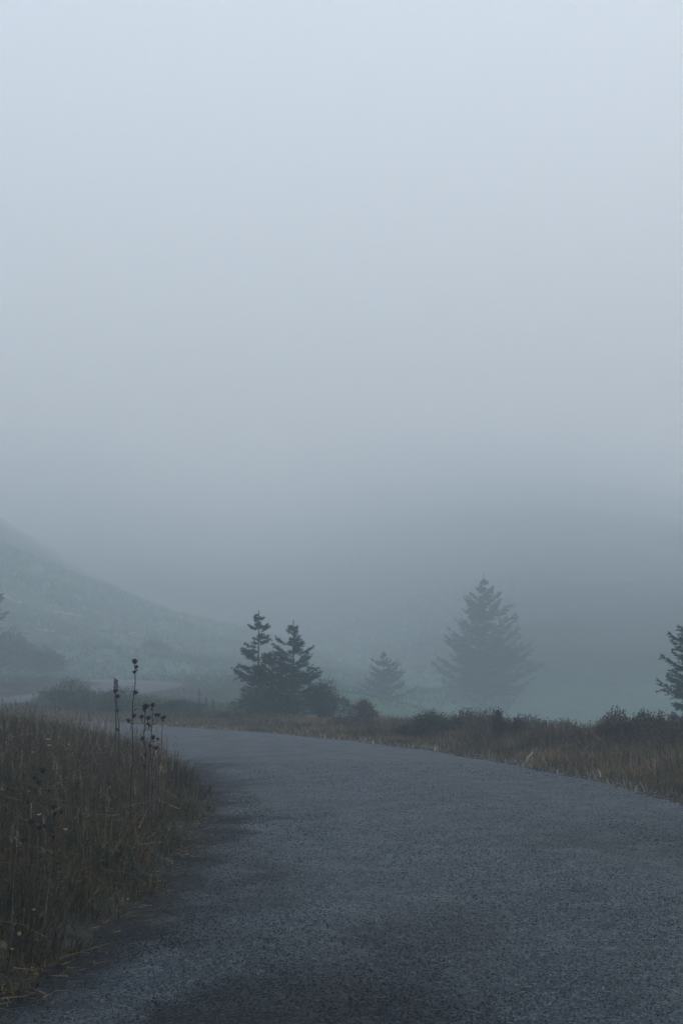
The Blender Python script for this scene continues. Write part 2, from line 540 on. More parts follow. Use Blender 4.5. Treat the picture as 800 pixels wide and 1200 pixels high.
def in_view(q, margin=1.5):
    return np.abs(q[:, 0]) < .245 * q[:, 1] + margin

def clump(q, s1=1.0, s2=3.1, seed=0.0):
    x, y = q[:, 0], q[:, 1]
    return .5 + .25 * np.sin(x * 2.9 * s1 + seed) * np.cos(y * 2.3 * s1 + seed * 2) + .25 * np.sin(x * 1.3 * s2 + y * 1.9 * s2 + seed * 3)

BROWN = np.array([.076, .048, .022]); OLIVE = np.array([.058, .049, .017]); GREEN = np.array([.040, .048, .017])
STRAW = np.array([.185, .138, .076]); PINK = np.array([.21, .150, .120])

def edge_wander(q):
    x, y = q[:, 0], q[:, 1]
    return .02 + .11 * np.sin(y * 2.6 + 1.9) + .08 * np.sin(y * 5.9 + 1.1) + .05 * np.sin(y * 13 + x * 7)

def left_grass():
    S = Soup()
    # candidate points on the inside bank, thinning with distance
    q = verge_points(1000000, 2.5, 40, -.12, 6.5, -1)
    q = q[in_view(q)]
    e = -road_dist(q[:, 0], q[:, 1]) - HW
    ee = e + edge_wander(q)                        # ragged edge: tufts creep over the tarmac and leave bays
    k = (ee > .0) & (e > -.12)
    q, e, ee = q[k], e[k], ee[k]
    dist = np.hypot(q[:, 0], q[:, 1])
    keep = rng.uniform(0, 1, len(q)) < np.clip(11.0 / dist, .25, 1.0) * (.35 + .65 * ss(0, .25, ee))
    q, e, ee, dist = q[keep], e[keep], ee[keep], dist[keep]
    if len(q) > 210000:
        k = rng.permutation(len(q))[:210000]; q, e, ee, dist = q[k], e[k], ee[k], dist[k]
    n = len(q)
    z = np.maximum(ground_z(q[:, 0], q[:, 1]), road_z(q[:, 0], q[:, 1]) * (e < .1) - .01)
    cl = clump(q); cl3 = clump(q, 2.3, 4.1, 5.0)
    full = ss(.0, .8, ee + (cl - .5) * .5 + (cl3 - .5) * .25)
    h = (.05 + .15 * rng.uniform(0, 1, n) ** 1.5) * (1 - full) + full * (.20 + .32 * rng.uniform(0, 1, n) + .20 * (cl - .5) + .10 * (cl3 - .5))
    far = ss(18, 30, dist)
    h *= 1 - .25 * far
    w = (.0035 + .0045 * rng.uniform(0, 1, n) ** 2) * (1 + dist / 22)
    lean = np.abs(rng.normal(.38, .32, n)) * (1 + .5 * (1 - full))
    flop = rng.uniform(0, 1, n) < .10
    lean = np.where(flop, rng.uniform(.8, 1.5, n), lean)
    mixr = rng.uniform(0, 1, n)
    cl2 = clump(q, .45, .8, 2.0)
    base = np.where((mixr < .26 + .6 * (cl2 - .5))[:, None], GREEN, np.where((mixr < .58)[:, None], OLIVE, BROWN))
    base = np.where((rng.uniform(0, 1, n) < .07)[:, None], STRAW * .8, base)
    C = base * np.array([.74, .66, .56]) * np.exp(rng.normal(0, .42, (n, 1)))
    # tufts share a lean
    az = 6.3 * clump(q, 1.6, 2.2, 9.0) + rng.normal(0, 1.1, n)
    edge = ee < .45
    az = np.where(edge & (rng.uniform(0, 1, n) < .6), rng.normal(-.3, .8, n), az)
    V, F, CC = blades(np.stack([q[:, 0], q[:, 1], z - .01], 1), h, w, lean, C, az)
    S.add(V, F, CC)
    # low matted grass right at the edge, nearest the camera
    k = np.where((ee < .7) & (dist < 14))[0]; k = rng.choice(k, min(len(k), 30000), replace=False); m = len(k)
    bq = np.stack([q[k, 0] + rng.normal(0, .04, m), q[k, 1] + rng.normal(0, .04, m), z[k] - .01], 1)
    V, F, CC = blades(bq, rng.uniform(.04, .15, m), np.full(m, .007), np.abs(rng.normal(.7, .4, m)), base[k] * .75 * np.exp(rng.normal(0, .4, (m, 1))))
    S.add(V, F, CC)
    # dead stalks lying criss-cross through the tangle
    k = rng.permutation(n)[:2600]; k = k[dist[k] < 16]; m = len(k)
    b = np.stack([q[k, 0], q[k, 1], z[k] + h[k] * rng.uniform(.1, .8, m)], 1)
    a = rng.uniform(0, 6.283, m); ln = rng.uniform(.12, .42, m)
    t = b + np.stack([np.cos(a) * ln, np.sin(a) * ln, ln * rng.normal(.25, .35, m)], 1)
    t[:, 2] = np.maximum(t[:, 2], z[k] + .01)
    S.spikes(b, t, .0055, STRAW * np.exp(rng.normal(-.25, .35, (m, 1))))
    # little broad leaves of the undergrowth
    k = rng.permutation(n)[:16000]; k = k[dist[k] < 15]; m = len(k)
    b = np.stack([q[k, 0], q[k, 1], z[k] + h[k] * rng.uniform(.05, .75, m)], 1)
    d = rng.normal(0, 1, (m, 3)) * [1, 1, .5] + [0, 0, .35]; d /= np.linalg.norm(d, axis=1)[:, None]
    ln = rng.uniform(.018, .055, m)
    lc = np.where((rng.uniform(0, 1, m) < .6)[:, None], np.array([.040, .058, .026]), np.array([.070, .052, .030])) * np.exp(rng.normal(0, .35, (m, 1)))
    S.leaves(b, b + d * ln[:, None], ln * .5, lc)
    o = S.build('verge_grass', M_GRASS)
    props(o, 'dense dark tangled grass on the bank left of the road', 'grass', kind='stuff')
left_grass()

def seed_grass():
    """tall wispy flowering stems above the bank"""
    S = Soup()
    q = verge_points(60000, 4.5, 34, .25, 6.0, -1)
    q = q[in_view(q, 1.0)]
    dist = np.hypot(q[:, 0], q[:, 1])
    cl = clump(q, .7, .9, 1.0)
    keep = rng.uniform(0, 1, len(q)) < np.clip(9.0 / dist, .2, 1) * (.25 + .75 * ss(.35, .75, cl))
    q = q[keep][:13000]; n = len(q)
    e = -road_dist(q[:, 0], q[:, 1]) - HW
    z = ground_z(q[:, 0], q[:, 1])
    dist = np.hypot(q[:, 0], q[:, 1])
    h = .44 + .19 * rng.uniform(0, 1, n) * ss(.2, 1.2, e) + .05 * rng.normal(size=n)
    h = np.clip(h, .3, .85)
    az = rng.uniform(0, 2 * math.pi, n); lean = np.abs(rng.normal(.14, .1, n))
    cols = np.where((rng.uniform(0, 1, n) < .6)[:, None], PINK, BROWN * 1.3) * np.exp(rng.normal(0, .22, (n, 1)))
    base = np.stack([q[:, 0], q[:, 1], z], 1)
    V, F, CC = blades(base, h, .0022 * (1 + dist / 14), lean, cols * .75, az)
    S.add(V, F, CC)
    D = np.stack([np.cos(az), np.sin(az), np.zeros(n)], 1)
    for k in range(7):
        t = .80 + .2 * k / 6.0
        p = base + np.array([0, 0, 1.0]) * (h * t * (1 - .25 * lean * t))[:, None] + D * (h * lean * t * t)[:, None]
        a2 = rng.uniform(0, 2 * math.pi, n)
        r = (.030 - .014 * k / 6) * rng.uniform(.5, 1.3, n)
        tip = p + np.stack([np.cos(a2) * r, np.sin(a2) * r, rng.uniform(.012, .045, n)], 1)
        S.spikes(p, tip, .006 * (1 + dist / 25), cols)
    o = S.build('flowering_grass', M_GRASS)
    props(o, 'pinkish brown flowering grass stems above the left bank', 'grass', kind='stuff')
seed_grass()

def right_grass():
    S = Soup()
    q = verge_points(700000, 11, 52, -.10, 5.0, 1)
    q = q[in_view(q)]
    e = road_dist(q[:, 0], q[:, 1]) - HW
    ee = e + .7 * edge_wander(q * .8)
    k = (ee > 0) & (e > -.1)
    q, e, ee = q[k], e[k], ee[k]
    keep = rng.uniform(0, 1, len(q)) < (1 - .88 * ss(1.3, 2.3, e) * ss(36, 30, q[:, 1])) * (.3 + .7 * ss(0, .3, ee))
    q, e, ee = q[keep][:140000], e[keep][:140000], ee[keep][:140000]
    n = len(q)
    z = np.maximum(ground_z(q[:, 0], q[:, 1]), road_z(q[:, 0], q[:, 1]) * (e < .1) - .01); dist = np.hypot(q[:, 0], q[:, 1])
    cl = clump(q, .6, .9, 4.0); cl3 = clump(q, 1.9, 2.7, 1.5)
    full = ss(.1, 1.3, ee + (cl - .5) * .6)
    h = (.04 + .10 * rng.uniform(0, 1, n)) * (1 - full) + full * (.14 + .20 * rng.uniform(0, 1, n) ** 1.4 + .26 * (cl - .5) + .16 * (cl3 - .5))
    h = np.clip(h, .03, 1) * (1 - .25 * ss(30, 35, q[:, 1]) - .40 * ss(35, 39, q[:, 1]))
    w = (.005 + .005 * rng.uniform(0, 1, n)) * (1 + dist / 30)
    lean = np.abs(rng.normal(.42, .3, n))
    r = rng.uniform(0, 1, n)
    base = np.where((r < .22 + .6 * (cl - .5))[:, None], GREEN * 1.25, np.where((r < .48)[:, None], OLIVE * [1.4, 1.25, 1.3], BROWN * [1.6, 1.4, 1.5]))
    base = np.where((rng.uniform(0, 1, n) < .34 * (.4 + 1.2 * cl3))[:, None], STRAW * [.82, .9, 1.05], base)
    pale = (ee < .16 + .12 * (cl3 - .5)) & (rng.uniform(0, 1, n) < .6)
    base = np.where(pale[:, None], np.array([.24, .215, .165]), base)
    C = base * np.exp(rng.normal(0, .30, (n, 1)))
    az = 6.3 * clump(q, .9, 1.4, 3.0) + rng.normal(0, 1.2, n)
    V, F, CC = blades(np.stack([q[:, 0], q[:, 1], z - .01], 1), h, w, lean, C, az)
    S.add(V, F, CC)
    # flowering stems
    k = rng.permutation(n)[:1500]; k = k[(e[k] > .4) & (e[k] < 1.6)]
    b = np.stack([q[k, 0], q[k, 1], z[k]], 1); m = len(k)
    hh = h[k] * .8 + .14 * rng.uniform(.5, 1.3, m)
    cc = np.array([.125, .105, .085]) * np.exp(rng.normal(0, .2, (m, 1)))
    V, F, CC = blades(b, hh, .004 * (1 + dist[k] / 30), np.abs(rng.normal(.2, .15, m)), cc)
    S.add(V, F, CC)
    for j in range(4):
        p = b + np.array([0, 0, 1.0]) * (hh * (.8 + .04 * j))[:, None] + rng.normal(0, .006, (m, 3))
        S.spikes(p, p + rng.normal(0, .02, (m, 3)) + [0, 0, .03], .010, cc)
    o = S.build('far_verge_grass', M_GRASS)
    props(o, 'pale brown and green grass along the far outer road edge', 'grass', kind='stuff')
right_grass()

def roadside_grit():
    """pale stones and dead stalks along the outer edge"""
    S = Soup()
    q = verge_points(14000, 11, 48, -.06, .22, 1)
    q = q[in_view(q)][:4200]; n = len(q)
    rd = road_dist(q[:, 0], q[:, 1]) - HW
    z = ground_z(q[:, 0], q[:, 1])
    z = np.where(rd < .02, road_z(q[:, 0], q[:, 1]) + .002, z)
    O = np.array([(1, 0, 0), (-1, 0, 0), (0, 1, 0), (0, -1, 0), (0, 0, 1), (0, 0, -1)], float)
    OF = np.array([(0, 2, 4), (2, 1, 4), (1, 3, 4), (3, 0, 4), (2, 0, 5), (1, 2, 5), (3, 1, 5), (0, 3, 5)])
    r = .005 + .011 * rng.uniform(0, 1, n) ** 2
    V = O[None] * r[:, None, None] * rng.uniform(.6, 1.3, (n, 6, 3)) * [1, 1, .6] + np.stack([q[:, 0], q[:, 1], z + r * .3], 1)[:, None]
    F = (OF[None] + np.arange(n)[:, None, None] * 6).reshape(-1, 3)
    C = np.repeat(tints((.22, .20, .165), n, .25, .05), 6, axis=0)
    S.add(V.reshape(-1, 3), F, C)
    o = S.build('roadside_grit', M_STONE)
    props(o, 'pale grit and small stones along the outer road edge', 'grit', kind='stuff')
roadside_grit()

def edge_debris():
    """washed-in soil crumbs and bits of dead stalk along the inner edge"""
    S = Soup()
    q = verge_points(40000, 4, 16, -.42, .06, -1)
    q = q[in_view(q, .6)]
    e = -road_dist(q[:, 0], q[:, 1]) - HW
    k = rng.uniform(0, 1, len(q)) < ss(-.42, -.02, e + .5 * edge_wander(q)) ** 1.6
    q, e = q[k][:5000], e[k][:5000]; n = len(q)
    z = np.where(e < .0, road_z(q[:, 0], q[:, 1]) + .035 * (1 - ((HW + e) / HW) ** 2) + .003, ground_z(q[:, 0], q[:, 1]))
    O = np.array([(1, 0, 0), (-1, 0, 0), (0, 1, 0), (0, -1, 0), (0, 0, 1), (0, 0, -1)], float)
    OF = np.array([(0, 2, 4), (2, 1, 4), (1, 3, 4), (3, 0, 4), (2, 0, 5), (1, 2, 5), (3, 1, 5), (0, 3, 5)])
    r = .003 + .010 * rng.uniform(0, 1, n) ** 3
    V = O[None] * r[:, None, None] * rng.uniform(.6, 1.4, (n, 6, 3)) * [1, 1, .6] + np.stack([q[:, 0], q[:, 1], z], 1)[:, None]
    F = (OF[None] + np.arange(n)[:, None, None] * 6).reshape(-1, 3)
    S.add(V.reshape(-1, 3), F, np.repeat(tints((.050, .040, .030), n, .4, .06), 6, axis=0))
    k = rng.permutation(n)[:700]; m = len(k); a = rng.uniform(0, 6.283, m); ln = rng.uniform(.03, .14, m)
    b = np.stack([q[k, 0], q[k, 1], z[k] + .006], 1)
    S.spikes(b, b + np.stack([np.cos(a) * ln, np.sin(a) * ln, rng.uniform(0, .02, m)], 1), .006, STRAW * np.exp(rng.normal(-.3, .35, (m, 1))))
    o = S.build('edge_debris', M_STONE)
    props(o, 'soil crumbs and dead stalks along the inner road edge', 'debris', kind='stuff')
edge_debris()

# ------------------------------------------------------------------ spruces
NEEDLE = np.array([.040, .074, .046]); NEEDLE_D = np.array([.024, .046, .032])
BARKC = np.array([.045, .038, .034])

def spruce(name, x, y, top_py, Rb, label, seed, group='young spruces beyond the bend', whorl=.30, per=6, rise=.35, nsz=.06, detail=1.0,
           power=.8, gaps=.0, leader=.35, lopsided=.15, sink=.05, spire=.2):
    global rng
    keep_rng = rng
    rng = np.random.default_rng(seed)
    g0 = gz(x, y) - sink
    H = P(400, top_py, y)[2] - g0
    root = empty(name, (x, y, g0))
    props(root, label, 'tree', group)
    T = Soup()
    k = 9
    zs = np.linspace(0, H, k)
    sway = np.cumsum(rng.normal(0, .006 * H / k, (k, 2)), axis=0)
    pts = np.column_stack([sway, zs])
    r0 = .011 * H + .006
    T.tube(pts, r0 * (1 - zs / H) ** .9 + .005, BARKC, 7)
    lop = rng.uniform(0, 2 * math.pi)
    N = Soup()
    B_base, B_tip, B_col, B_w = [], [], [], []
    zz = .06 * H
    def branch(z0, az, L, up):
        a = np.array([math.cos(az), math.sin(az), 0])
        c0 = np.array([np.interp(z0, zs, pts[:, 0]), np.interp(z0, zs, pts[:, 1]), z0])
        m = max(4, int(5 + L * 2))
        t = np.linspace(0, 1, m)
        bend = rng.normal(0, .06)
        side = np.array([-a[1], a[0], 0])
        sag = L * (up * t - .28 * (1 - up) * np.sin(t * math.pi * .8) * .5 + .12 * t ** 2.2)
        p = c0 + a * (L * t)[:, None] * math.sqrt(max(.1, 1 - .5 * up * up)) + side * (L * bend * t * t)[:, None] + np.array([0, 0, 1.0]) * sag[:, None]
        T.tube(p, np.linspace(.004 + .007 * L, .002, m), BARKC * .9, 3)
        nt = max(5, int((8 + 20 * L / (nsz / .06)) * detail))
        tt = np.sort(rng.uniform(0, 1, nt)) ** .75 * .86 + .14
        tt[-1] = 1.0
        clumpy = .6 + .4 * np.sin(tt * rng.uniform(5, 9) + rng.uniform(0, 6))
        for j in range(nt):
            b = np.array([np.interp(tt[j], t, p[:, q]) for q in range(3)])
            sgn = 1 if j % 2 else -1
            tl = (1.9 * nsz * min(1.0, .3 + L / (9 * nsz)) + .36 * L * (1 - tt[j]) ** .7) * rng.uniform(.5, 1.25) * (.45 + .6 * clumpy[j])
            if j == nt - 1: d = a + np.array([0, 0, up + .15])
            else: d = a * rng.uniform(.55, 1.1) + side * sgn * rng.uniform(.5, 1.1) + np.array([0, 0, rng.normal(.08 + .35 * up, .25)])
            d = d / np.linalg.norm(d)
            nn = max(6, int(tl / (nsz * .22) * 1.7))
            s = rng.uniform(0, 1, nn)
            base = b + d * (s * tl)[:, None]
            dirn = d * .75 + rng.normal(0, .55, (nn, 3))
            dirn /= np.linalg.norm(dirn, axis=1)[:, None]
            B_base.append(base); B_tip.append(base + dirn * (nsz * rng.uniform(.7, 1.3, nn))[:, None])
            mixc = rng.uniform(0, 1)
            B_col.append((NEEDLE * mixc + NEEDLE_D * (1 - mixc)) * np.exp(rng.normal(0, .18, (nn, 1))))
            B_w.append(np.full(nn, nsz * .36))
    while zz < H - leader * .5:
        f = zz / H
        env = Rb * (1 - f) ** power * (.55 + .45 * min(1, f / .12)) if f < .12 else Rb * (1 - f) ** power
        env *= min(1.0, (1 - f) / spire) ** .7
        n = per + int(rng.integers(-1, 2))
        ph = rng.uniform(0, 6.28)
        for j in range(n):
            az = ph + j * 6.283 / n + rng.normal(0, .2)
            L = env * rng.uniform(.74, 1.1) * (1 + lopsided * math.cos(az - lop))
            if rng.uniform() < gaps: L *= rng.uniform(.35, .6)
            zb = zz + rng.normal(0, .24 * whorl)
            if zb > H - leader * .35: continue
            branch(zb, az, max(L, .09), rise * (.35 + .9 * f) + rng.normal(0, .07))
        # short in-between twigs
        for j in range(int(n * .8)):
            zb = zz + whorl * rng.uniform(.3, .75)
            if zb > H - leader * .35: continue
            branch(zb, rng.uniform(0, 6.28), max(.08, env * rng.uniform(.25, .6) * (1 - .5 * f)), rise * .5)
        zz += whorl * (1 + .25 * rng.normal()) * (.85 + .35 * f)
    # leader shoot
    nn = int(40 * detail)
    s = rng.uniform(0, 1, nn)
    base = pts[-1] - np.array([0, 0, leader]) * s[:, None]
    d = rng.normal(0, .5, (nn, 3)) + [0, 0, .9]; d /= np.linalg.norm(d, axis=1)[:, None]
    B_base.append(base); B_tip.append(base + d * nsz); B_col.append(np.tile(NEEDLE, (nn, 1))); B_w.append(np.full(nn, nsz * .3))
    N.spikes(np.vstack(B_base), np.vstack(B_tip), np.concatenate(B_w), np.vstack(B_col))
    t = T.build('trunk', M_BARK, root, True)
    c = N.build('crown', M_LEAF, root)
    props(c, kind='stuff')
    rng = keep_rng
    return root, N.n // 3

# the pair beyond the bend
D1 = 41.0
spruce('spruce_tree', PX(303, D1), D1, 716, 1.1, 'thin ragged young spruce, taller and left of the pair beyond the bend', 11, whorl=.25, per=5, rise=.36,
       gaps=.22, leader=.22, spire=.3, power=.62, detail=1.3, nsz=.058, lopsided=.18)
spruce('spruce_tree', PX(344, D1 + .8), D1 + .8, 728, 1.28, 'young spruce with upswept boughs, shorter and right of the pair', 23, whorl=.26, per=6, rise=.48,
       gaps=.12, leader=.26, spire=.32, power=.7, detail=1.3, nsz=.058, lopsided=.2)
# fading ones farther off
spruce('spruce_tree', PX(566, 112), 112.0, 671, 5.0, 'large broad spruce fading in the mist, tallest tree in view', 31, whorl=.50, per=8, rise=.52, nsz=.13, detail=.95, lopsided=.06,
       power=.86, gaps=.2, leader=.9, spire=.3, group='spruces fading in the mist')
spruce('spruce_tree', PX(449, 94), 94.0, 762, 2.2, 'small faded spruce just left of the large misty spruce', 37, whorl=.40, per=6, rise=.45, nsz=.10, detail=.9, spire=.3,
       power=.85, gaps=.15, leader=.5, group='spruces fading in the mist')
# at the right edge of the picture
spruce('spruce_tree', PX(812, 34), 34.0, 722, 1.35, 'dark spruce cut off by the right edge of the picture', 41, whorl=.31, per=6, rise=.40, gaps=.2, leader=.3,
       power=.6, nsz=.058)
# at the left edge on the slope
spruce('spruce_tree', PX(-16, 92), 92.0, 655, 2.0, 'dim spruce at the left edge standing on the hillside', 43, whorl=.5, per=6, rise=.3, nsz=.16, detail=.8,
       gaps=.15, leader=.6, power=.8, group='spruces fading in the mist')

# ------------------------------------------------------------------ shrubs
def shrub(name, x, y, w, h, label, seed, base_col, cat='shrub', group=None, spike=.05, n=2600, upright=.5, lobes=5, depth=None, sink=.05, density=1.0):
    """branching stems carrying tufts spread through uneven lobes"""
    global rng
    keep_rng = rng
    rng = np.random.default_rng(seed)
    root = empty(name, (x, y, gz(x, y) - sink))
    props(root, label, cat, group)
    depth = depth or w
    S = Soup(); L = Soup()
    cs, rs = [], []
    for k in range(lobes):
        a = rng.uniform(0, 6.283); r = math.sqrt(rng.uniform(0, 1)) * .62
        top = h * (1 - .55 * r) * rng.uniform(.72, 1.08)
        if k == 0: r, top = .08, h
        c = np.array([math.cos(a) * r * w * .5, math.sin(a) * r * depth * .5, top * .60])
        cs.append(c); rs.append(np.array([w * .5 * rng.uniform(.38, .58), depth * .5 * rng.uniform(.38, .58), top * .42]))
        # stems
        for j in range(4):
            tip = c + rng.normal(0, .35, 3) * rs[-1] + [0, 0, top * .12]
            st = np.array([rng.normal(0, .05 * w), rng.normal(0, .05 * w), 0])
            mid = (st + tip) * .5 + rng.normal(0, .05, 3) * w * .4
            S.tube([st, mid, tip], [.012 * h + .006, .008 * h + .004, .003], BARKC * .8, 4)
    n = int(n * 2.0); spike *= .75
    per = n // lobes
    for c, r in zip(cs, rs):
        d = rng.normal(size=(per, 3)); d /= np.linalg.norm(d, axis=1)[:, None]
        rad = rng.uniform(.25, 1.0, per) ** .55
        rad *= 1 + .22 * np.sin(d[:, 0] * 7 + c[0] * 9) * np.cos(d[:, 1] * 6 + d[:, 2] * 5)
        p = c + d * r * rad[:, None]
        p[:, 2] = np.maximum(p[:, 2], .03 * h)
        dr = d * (1 - upright) + np.array([0, 0, 1.0]) * upright + rng.normal(0, .45, (per, 3))
        dr /= np.linalg.norm(dr, axis=1)[:, None]
        ln = spike * rng.uniform(.6, 1.5, per)
        tone = .65 + .5 * rng.uniform(0, 1, per) + .2 * np.sin(p[:, 0] * 9 / w) * np.cos(p[:, 1] * 8 / w)
        C = np.asarray(base_col) * tone[:, None] * np.exp(rng.normal(0, .12, (per, 3)))
        L.leaves(p, p + dr * ln[:, None], ln * .42, C)
    S.build('stem', M_BARK, root, True)
    f = L.build('foliage', M_LEAF, root)
    props(f, kind='stuff')
    rng = keep_rng
    return root

HEATH = (.060, .039, .026); HEATHG = (.040, .040, .022); GORSE = (.030, .046, .028); MOUND = (.080, .110, .070)
G1 = 'shrubs along the outer verge'
shrub('heather_bush', PX(380, 40.5), 40.5, 1.6, 1.2, 'dark rounded bush tucked against the right spruce of the pair', 51, GORSE, group=G1, n=3400, lobes=7, upright=.4, spike=.07)
shrub('heather_bush', PX(324, 40.6), 40.6, 2.7, 1.0, 'dark low bush filling the gap under the two young spruces', 52, GORSE, group=G1, n=3600, lobes=7, upright=.3, spike=.07)
shrub('heather_bush', PX(424, 36.5), 36.5, 1.0, .62, 'small brown bush just right of the pair of young spruces', 53, HEATH, group=G1, n=2200)
shrub('heather_bush', PX(503, 28.5), 28.5, 1.45, .60, 'wide domed brown bush left of the stubby upright one', 54, HEATHG, group=G1, n=4200, lobes=7)
shrub('heather_bush', PX(581, 25.5), 25.5, .42, .66, 'stubby upright bush standing proud of the heather bank', 55, HEATH, group=G1, n=1900, lobes=4, upright=.8)
shrub('heather_bush', PX(604, 25.3), 25.3, .36, .50, 'small upright tuft just right of the stubby upright bush', 56, HEATH, group=G1, n=1300, lobes=3, upright=.8)
shrub('heather_bush', PX(719, 23.4), 23.4, .95, .62, 'brown uneven bush, left of two side by side near the right edge', 57, HEATH, group=G1, n=3000, lobes=6, upright=.45)
shrub('heather_bush', PX(750, 23.2), 23.2, .8, .58, 'brown uneven bush, right of two side by side near the right edge', 58, HEATH, group=G1, n=2600, lobes=6, upright=.45)

G2 = 'rounded bushes behind the bend'
shrub('mound_bush', PX(88, 45.5), 45.5, 2.5, 1.06, 'large pale green rounded bush behind the left bank', 61, MOUND, group=G2, n=6500, lobes=9, upright=.25, spike=.09)
shrub('mound_bush', PX(150, 44.5), 44.5, 2.4, .80, 'lower pale green bush joined right of the large rounded one', 62, MOUND, group=G2, n=5200, lobes=8, upright=.25, spike=.08)
shrub('mound_bush', PX(214, 43), 43.0, 2.0, .50, 'low grassy bush where the road meets the mist', 63, (.060, .078, .050), group=G2, n=4200, lobes=7, upright=.35, spike=.08)
G3 = 'dim bushes on the hillside'
shrub('hillside_bush', PX(12, 104), 104.0, 5.6, 3.6, 'tall dim bush at the left edge below the hillside spruce', 71, GORSE, group=G3, n=4500, lobes=8, spike=.20)
shrub('hillside_bush', PX(52, 104), 104.0, 5.0, 2.2, 'dim rounded bush second from the left edge', 72, GORSE, group=G3, n=3600, lobes=7, spike=.18)
shrub('hillside_bush', PX(184, 140), 140.0, 4.2, 1.9, 'faint low dark bush high on the misty slope', 73, GORSE, group=G3, n=2600, lobes=9, spike=.22)

def heather_bank():
    """continuous heather along the crest of the outer verge"""
    L = Soup()
    q = verge_points(200000, 14, 40, .9, 4.6, 1)
    q = q[in_view(q, 2.0)]
    cl = clump(q, .55, .5, 7.0)
    e = road_dist(q[:, 0], q[:, 1]) - HW
    cl = .7 * cl + .3 * clump(q, 1.5, 1.9, 2.5)
    ht = (.12 + .44 * ss(.3, .72, cl)) * ss(.9, 2.0, e) * (1 - .45 * ss(3.6, 4.8, e))
    bump = .78 + .28 * np.sin(q[:, 0] * 2.3 + 1) + .22 * np.sin(q[:, 0] * 5.3 + q[:, 1] * .6) + .14 * np.sin(q[:, 0] * 9.7 + 2)
    ht *= np.clip(bump, .18, 1.3)
    ht *= 1 - .55 * ss(27, 36, q[:, 1])
    n = min(len(q), 26000)
    q, ht, e = q[:n], ht[:n], e[:n]
    z = ground_z(q[:, 0], q[:, 1])
    h = ht * rng.uniform(.55, 1.08, n)
    foot = np.stack([q[:, 0], q[:, 1], z - .01], 1)
    top = foot + np.stack([rng.normal(0, .22, n) * h, rng.normal(0, .22, n) * h, h], 1)
    base = np.where((rng.uniform(0, 1, n) < .3)[:, None], np.array(HEATHG), np.array(HEATH))
    C = base * np.exp(rng.normal(0, .25, (n, 1)))
    L.spikes(foot, top, .012, C * .8)
    for k in range(7):
        t = rng.uniform(.35, 1.0, n)[:, None]
        p = foot * (1 - t) + top * t
        d = rng.normal(0, .6, (n, 3)) + [0, 0, .7]; d /= np.linalg.norm(d, axis=1)[:, None]
        ln = rng.uniform(.03, .065, n)
        L.leaves(p, p + d * ln[:, None], ln * .38, C * np.exp(rng.normal(0, .15, (n, 1))))
    o = L.build('heather', M_LEAF)
    props(o, 'dark brown heather along the crest of the outer verge', 'heather', kind='stuff')
heather_bank()

# ------------------------------------------------------------------ tussocks on the hillside and by the mound
def hillside_tussocks():
    S = Soup()
    n0 = 32000
    y = 60 + 155 * rng.uniform(0, 1, n0) ** .8
    x = rng.uniform(-.32, .12, n0) * y
    rd = np.abs(road_dist(x, y))
    k = rd > HW + .8
    x, y = x[k], y[k]; q = np.stack([x, y], 1)
    cl = clump(q, .12, .1, 3.0)
    k = rng.uniform(0, 1, len(x)) < .25 + .75 * ss(.3, .7, cl)
    x, y = x[k], y[k]; n = len(x)
    z = ground_z(x, y)
    tone = rng.uniform(0, 1, n)[:, None]
    c = np.array([.032, .084, .056]) * (1 - tone) + np.array([.085, .130, .090]) * tone
    c = np.where((rng.uniform(0, 1, n) < .04)[:, None], np.array([.22, .20, .16]), c)
    for k in range(7):
        b = np.stack([x + rng.normal(0, .18, n), y + rng.normal(0, .18, n), z - .05], 1)
        t = b + np.stack([rng.normal(0, .2, n), rng.normal(0, .2, n), rng.uniform(.25, .65, n)], 1) * np.clip((y - 45) / 85, .2, 1)[:, None]
        S.spikes(b, t, .16 * np.clip((y - 45) / 85, .25, 1), c * np.exp(rng.normal(0, .2, (n, 1))))
    o = S.build('hillside_tussocks', M_GRASS)
    props(o, 'rough grass tussocks over the misty hillside', 'grass', kind='stuff')
    # rank grass between the road and the bushes behind the bend
    S = Soup()
    y = rng.uniform(37, 58, 40000); x = rng.uniform(-18, -1, 40000)
    rd = np.abs(road_dist(x, y)) - HW
    k = (rd > .05) & (np.abs(x) < .245 * y + 1.5)
    x, y, rd = x[k][:26000], y[k][:26000], rd[k][:26000]; n = len(x)
    z = ground_z(x, y)
    h = (.06 + .20 * rng.uniform(0, 1, n)) * (.35 + .65 * ss(0, 1.2, rd))
    c = np.where((rng.uniform(0, 1, n) < .5)[:, None], np.array([.055, .075, .045]), np.array([.085, .080, .055])) * np.exp(rng.normal(0, .25, (n, 1)))
    V, F, CC = blades(np.stack([x, y, z - .02], 1), h, np.full(n, .018), np.abs(rng.normal(.3, .2, n)), c)
    S.add(V, F, CC)
    o = S.build('rank_grass', M_GRASS)
    props(o, 'rank grass around the rounded bushes behind the bend', 'grass', kind='stuff')
hillside_tussocks()

# ------------------------------------------------------------------ fallen logs on the slope
def ray_ground(px, py, d0=60, d1=300):
    for d in np.arange(d0, d1, .5):
        p = P(px, py, d)
        if gz(p[0], d) >= p[2]:
            return p[0], d
    return PX(px, 110), 110.0

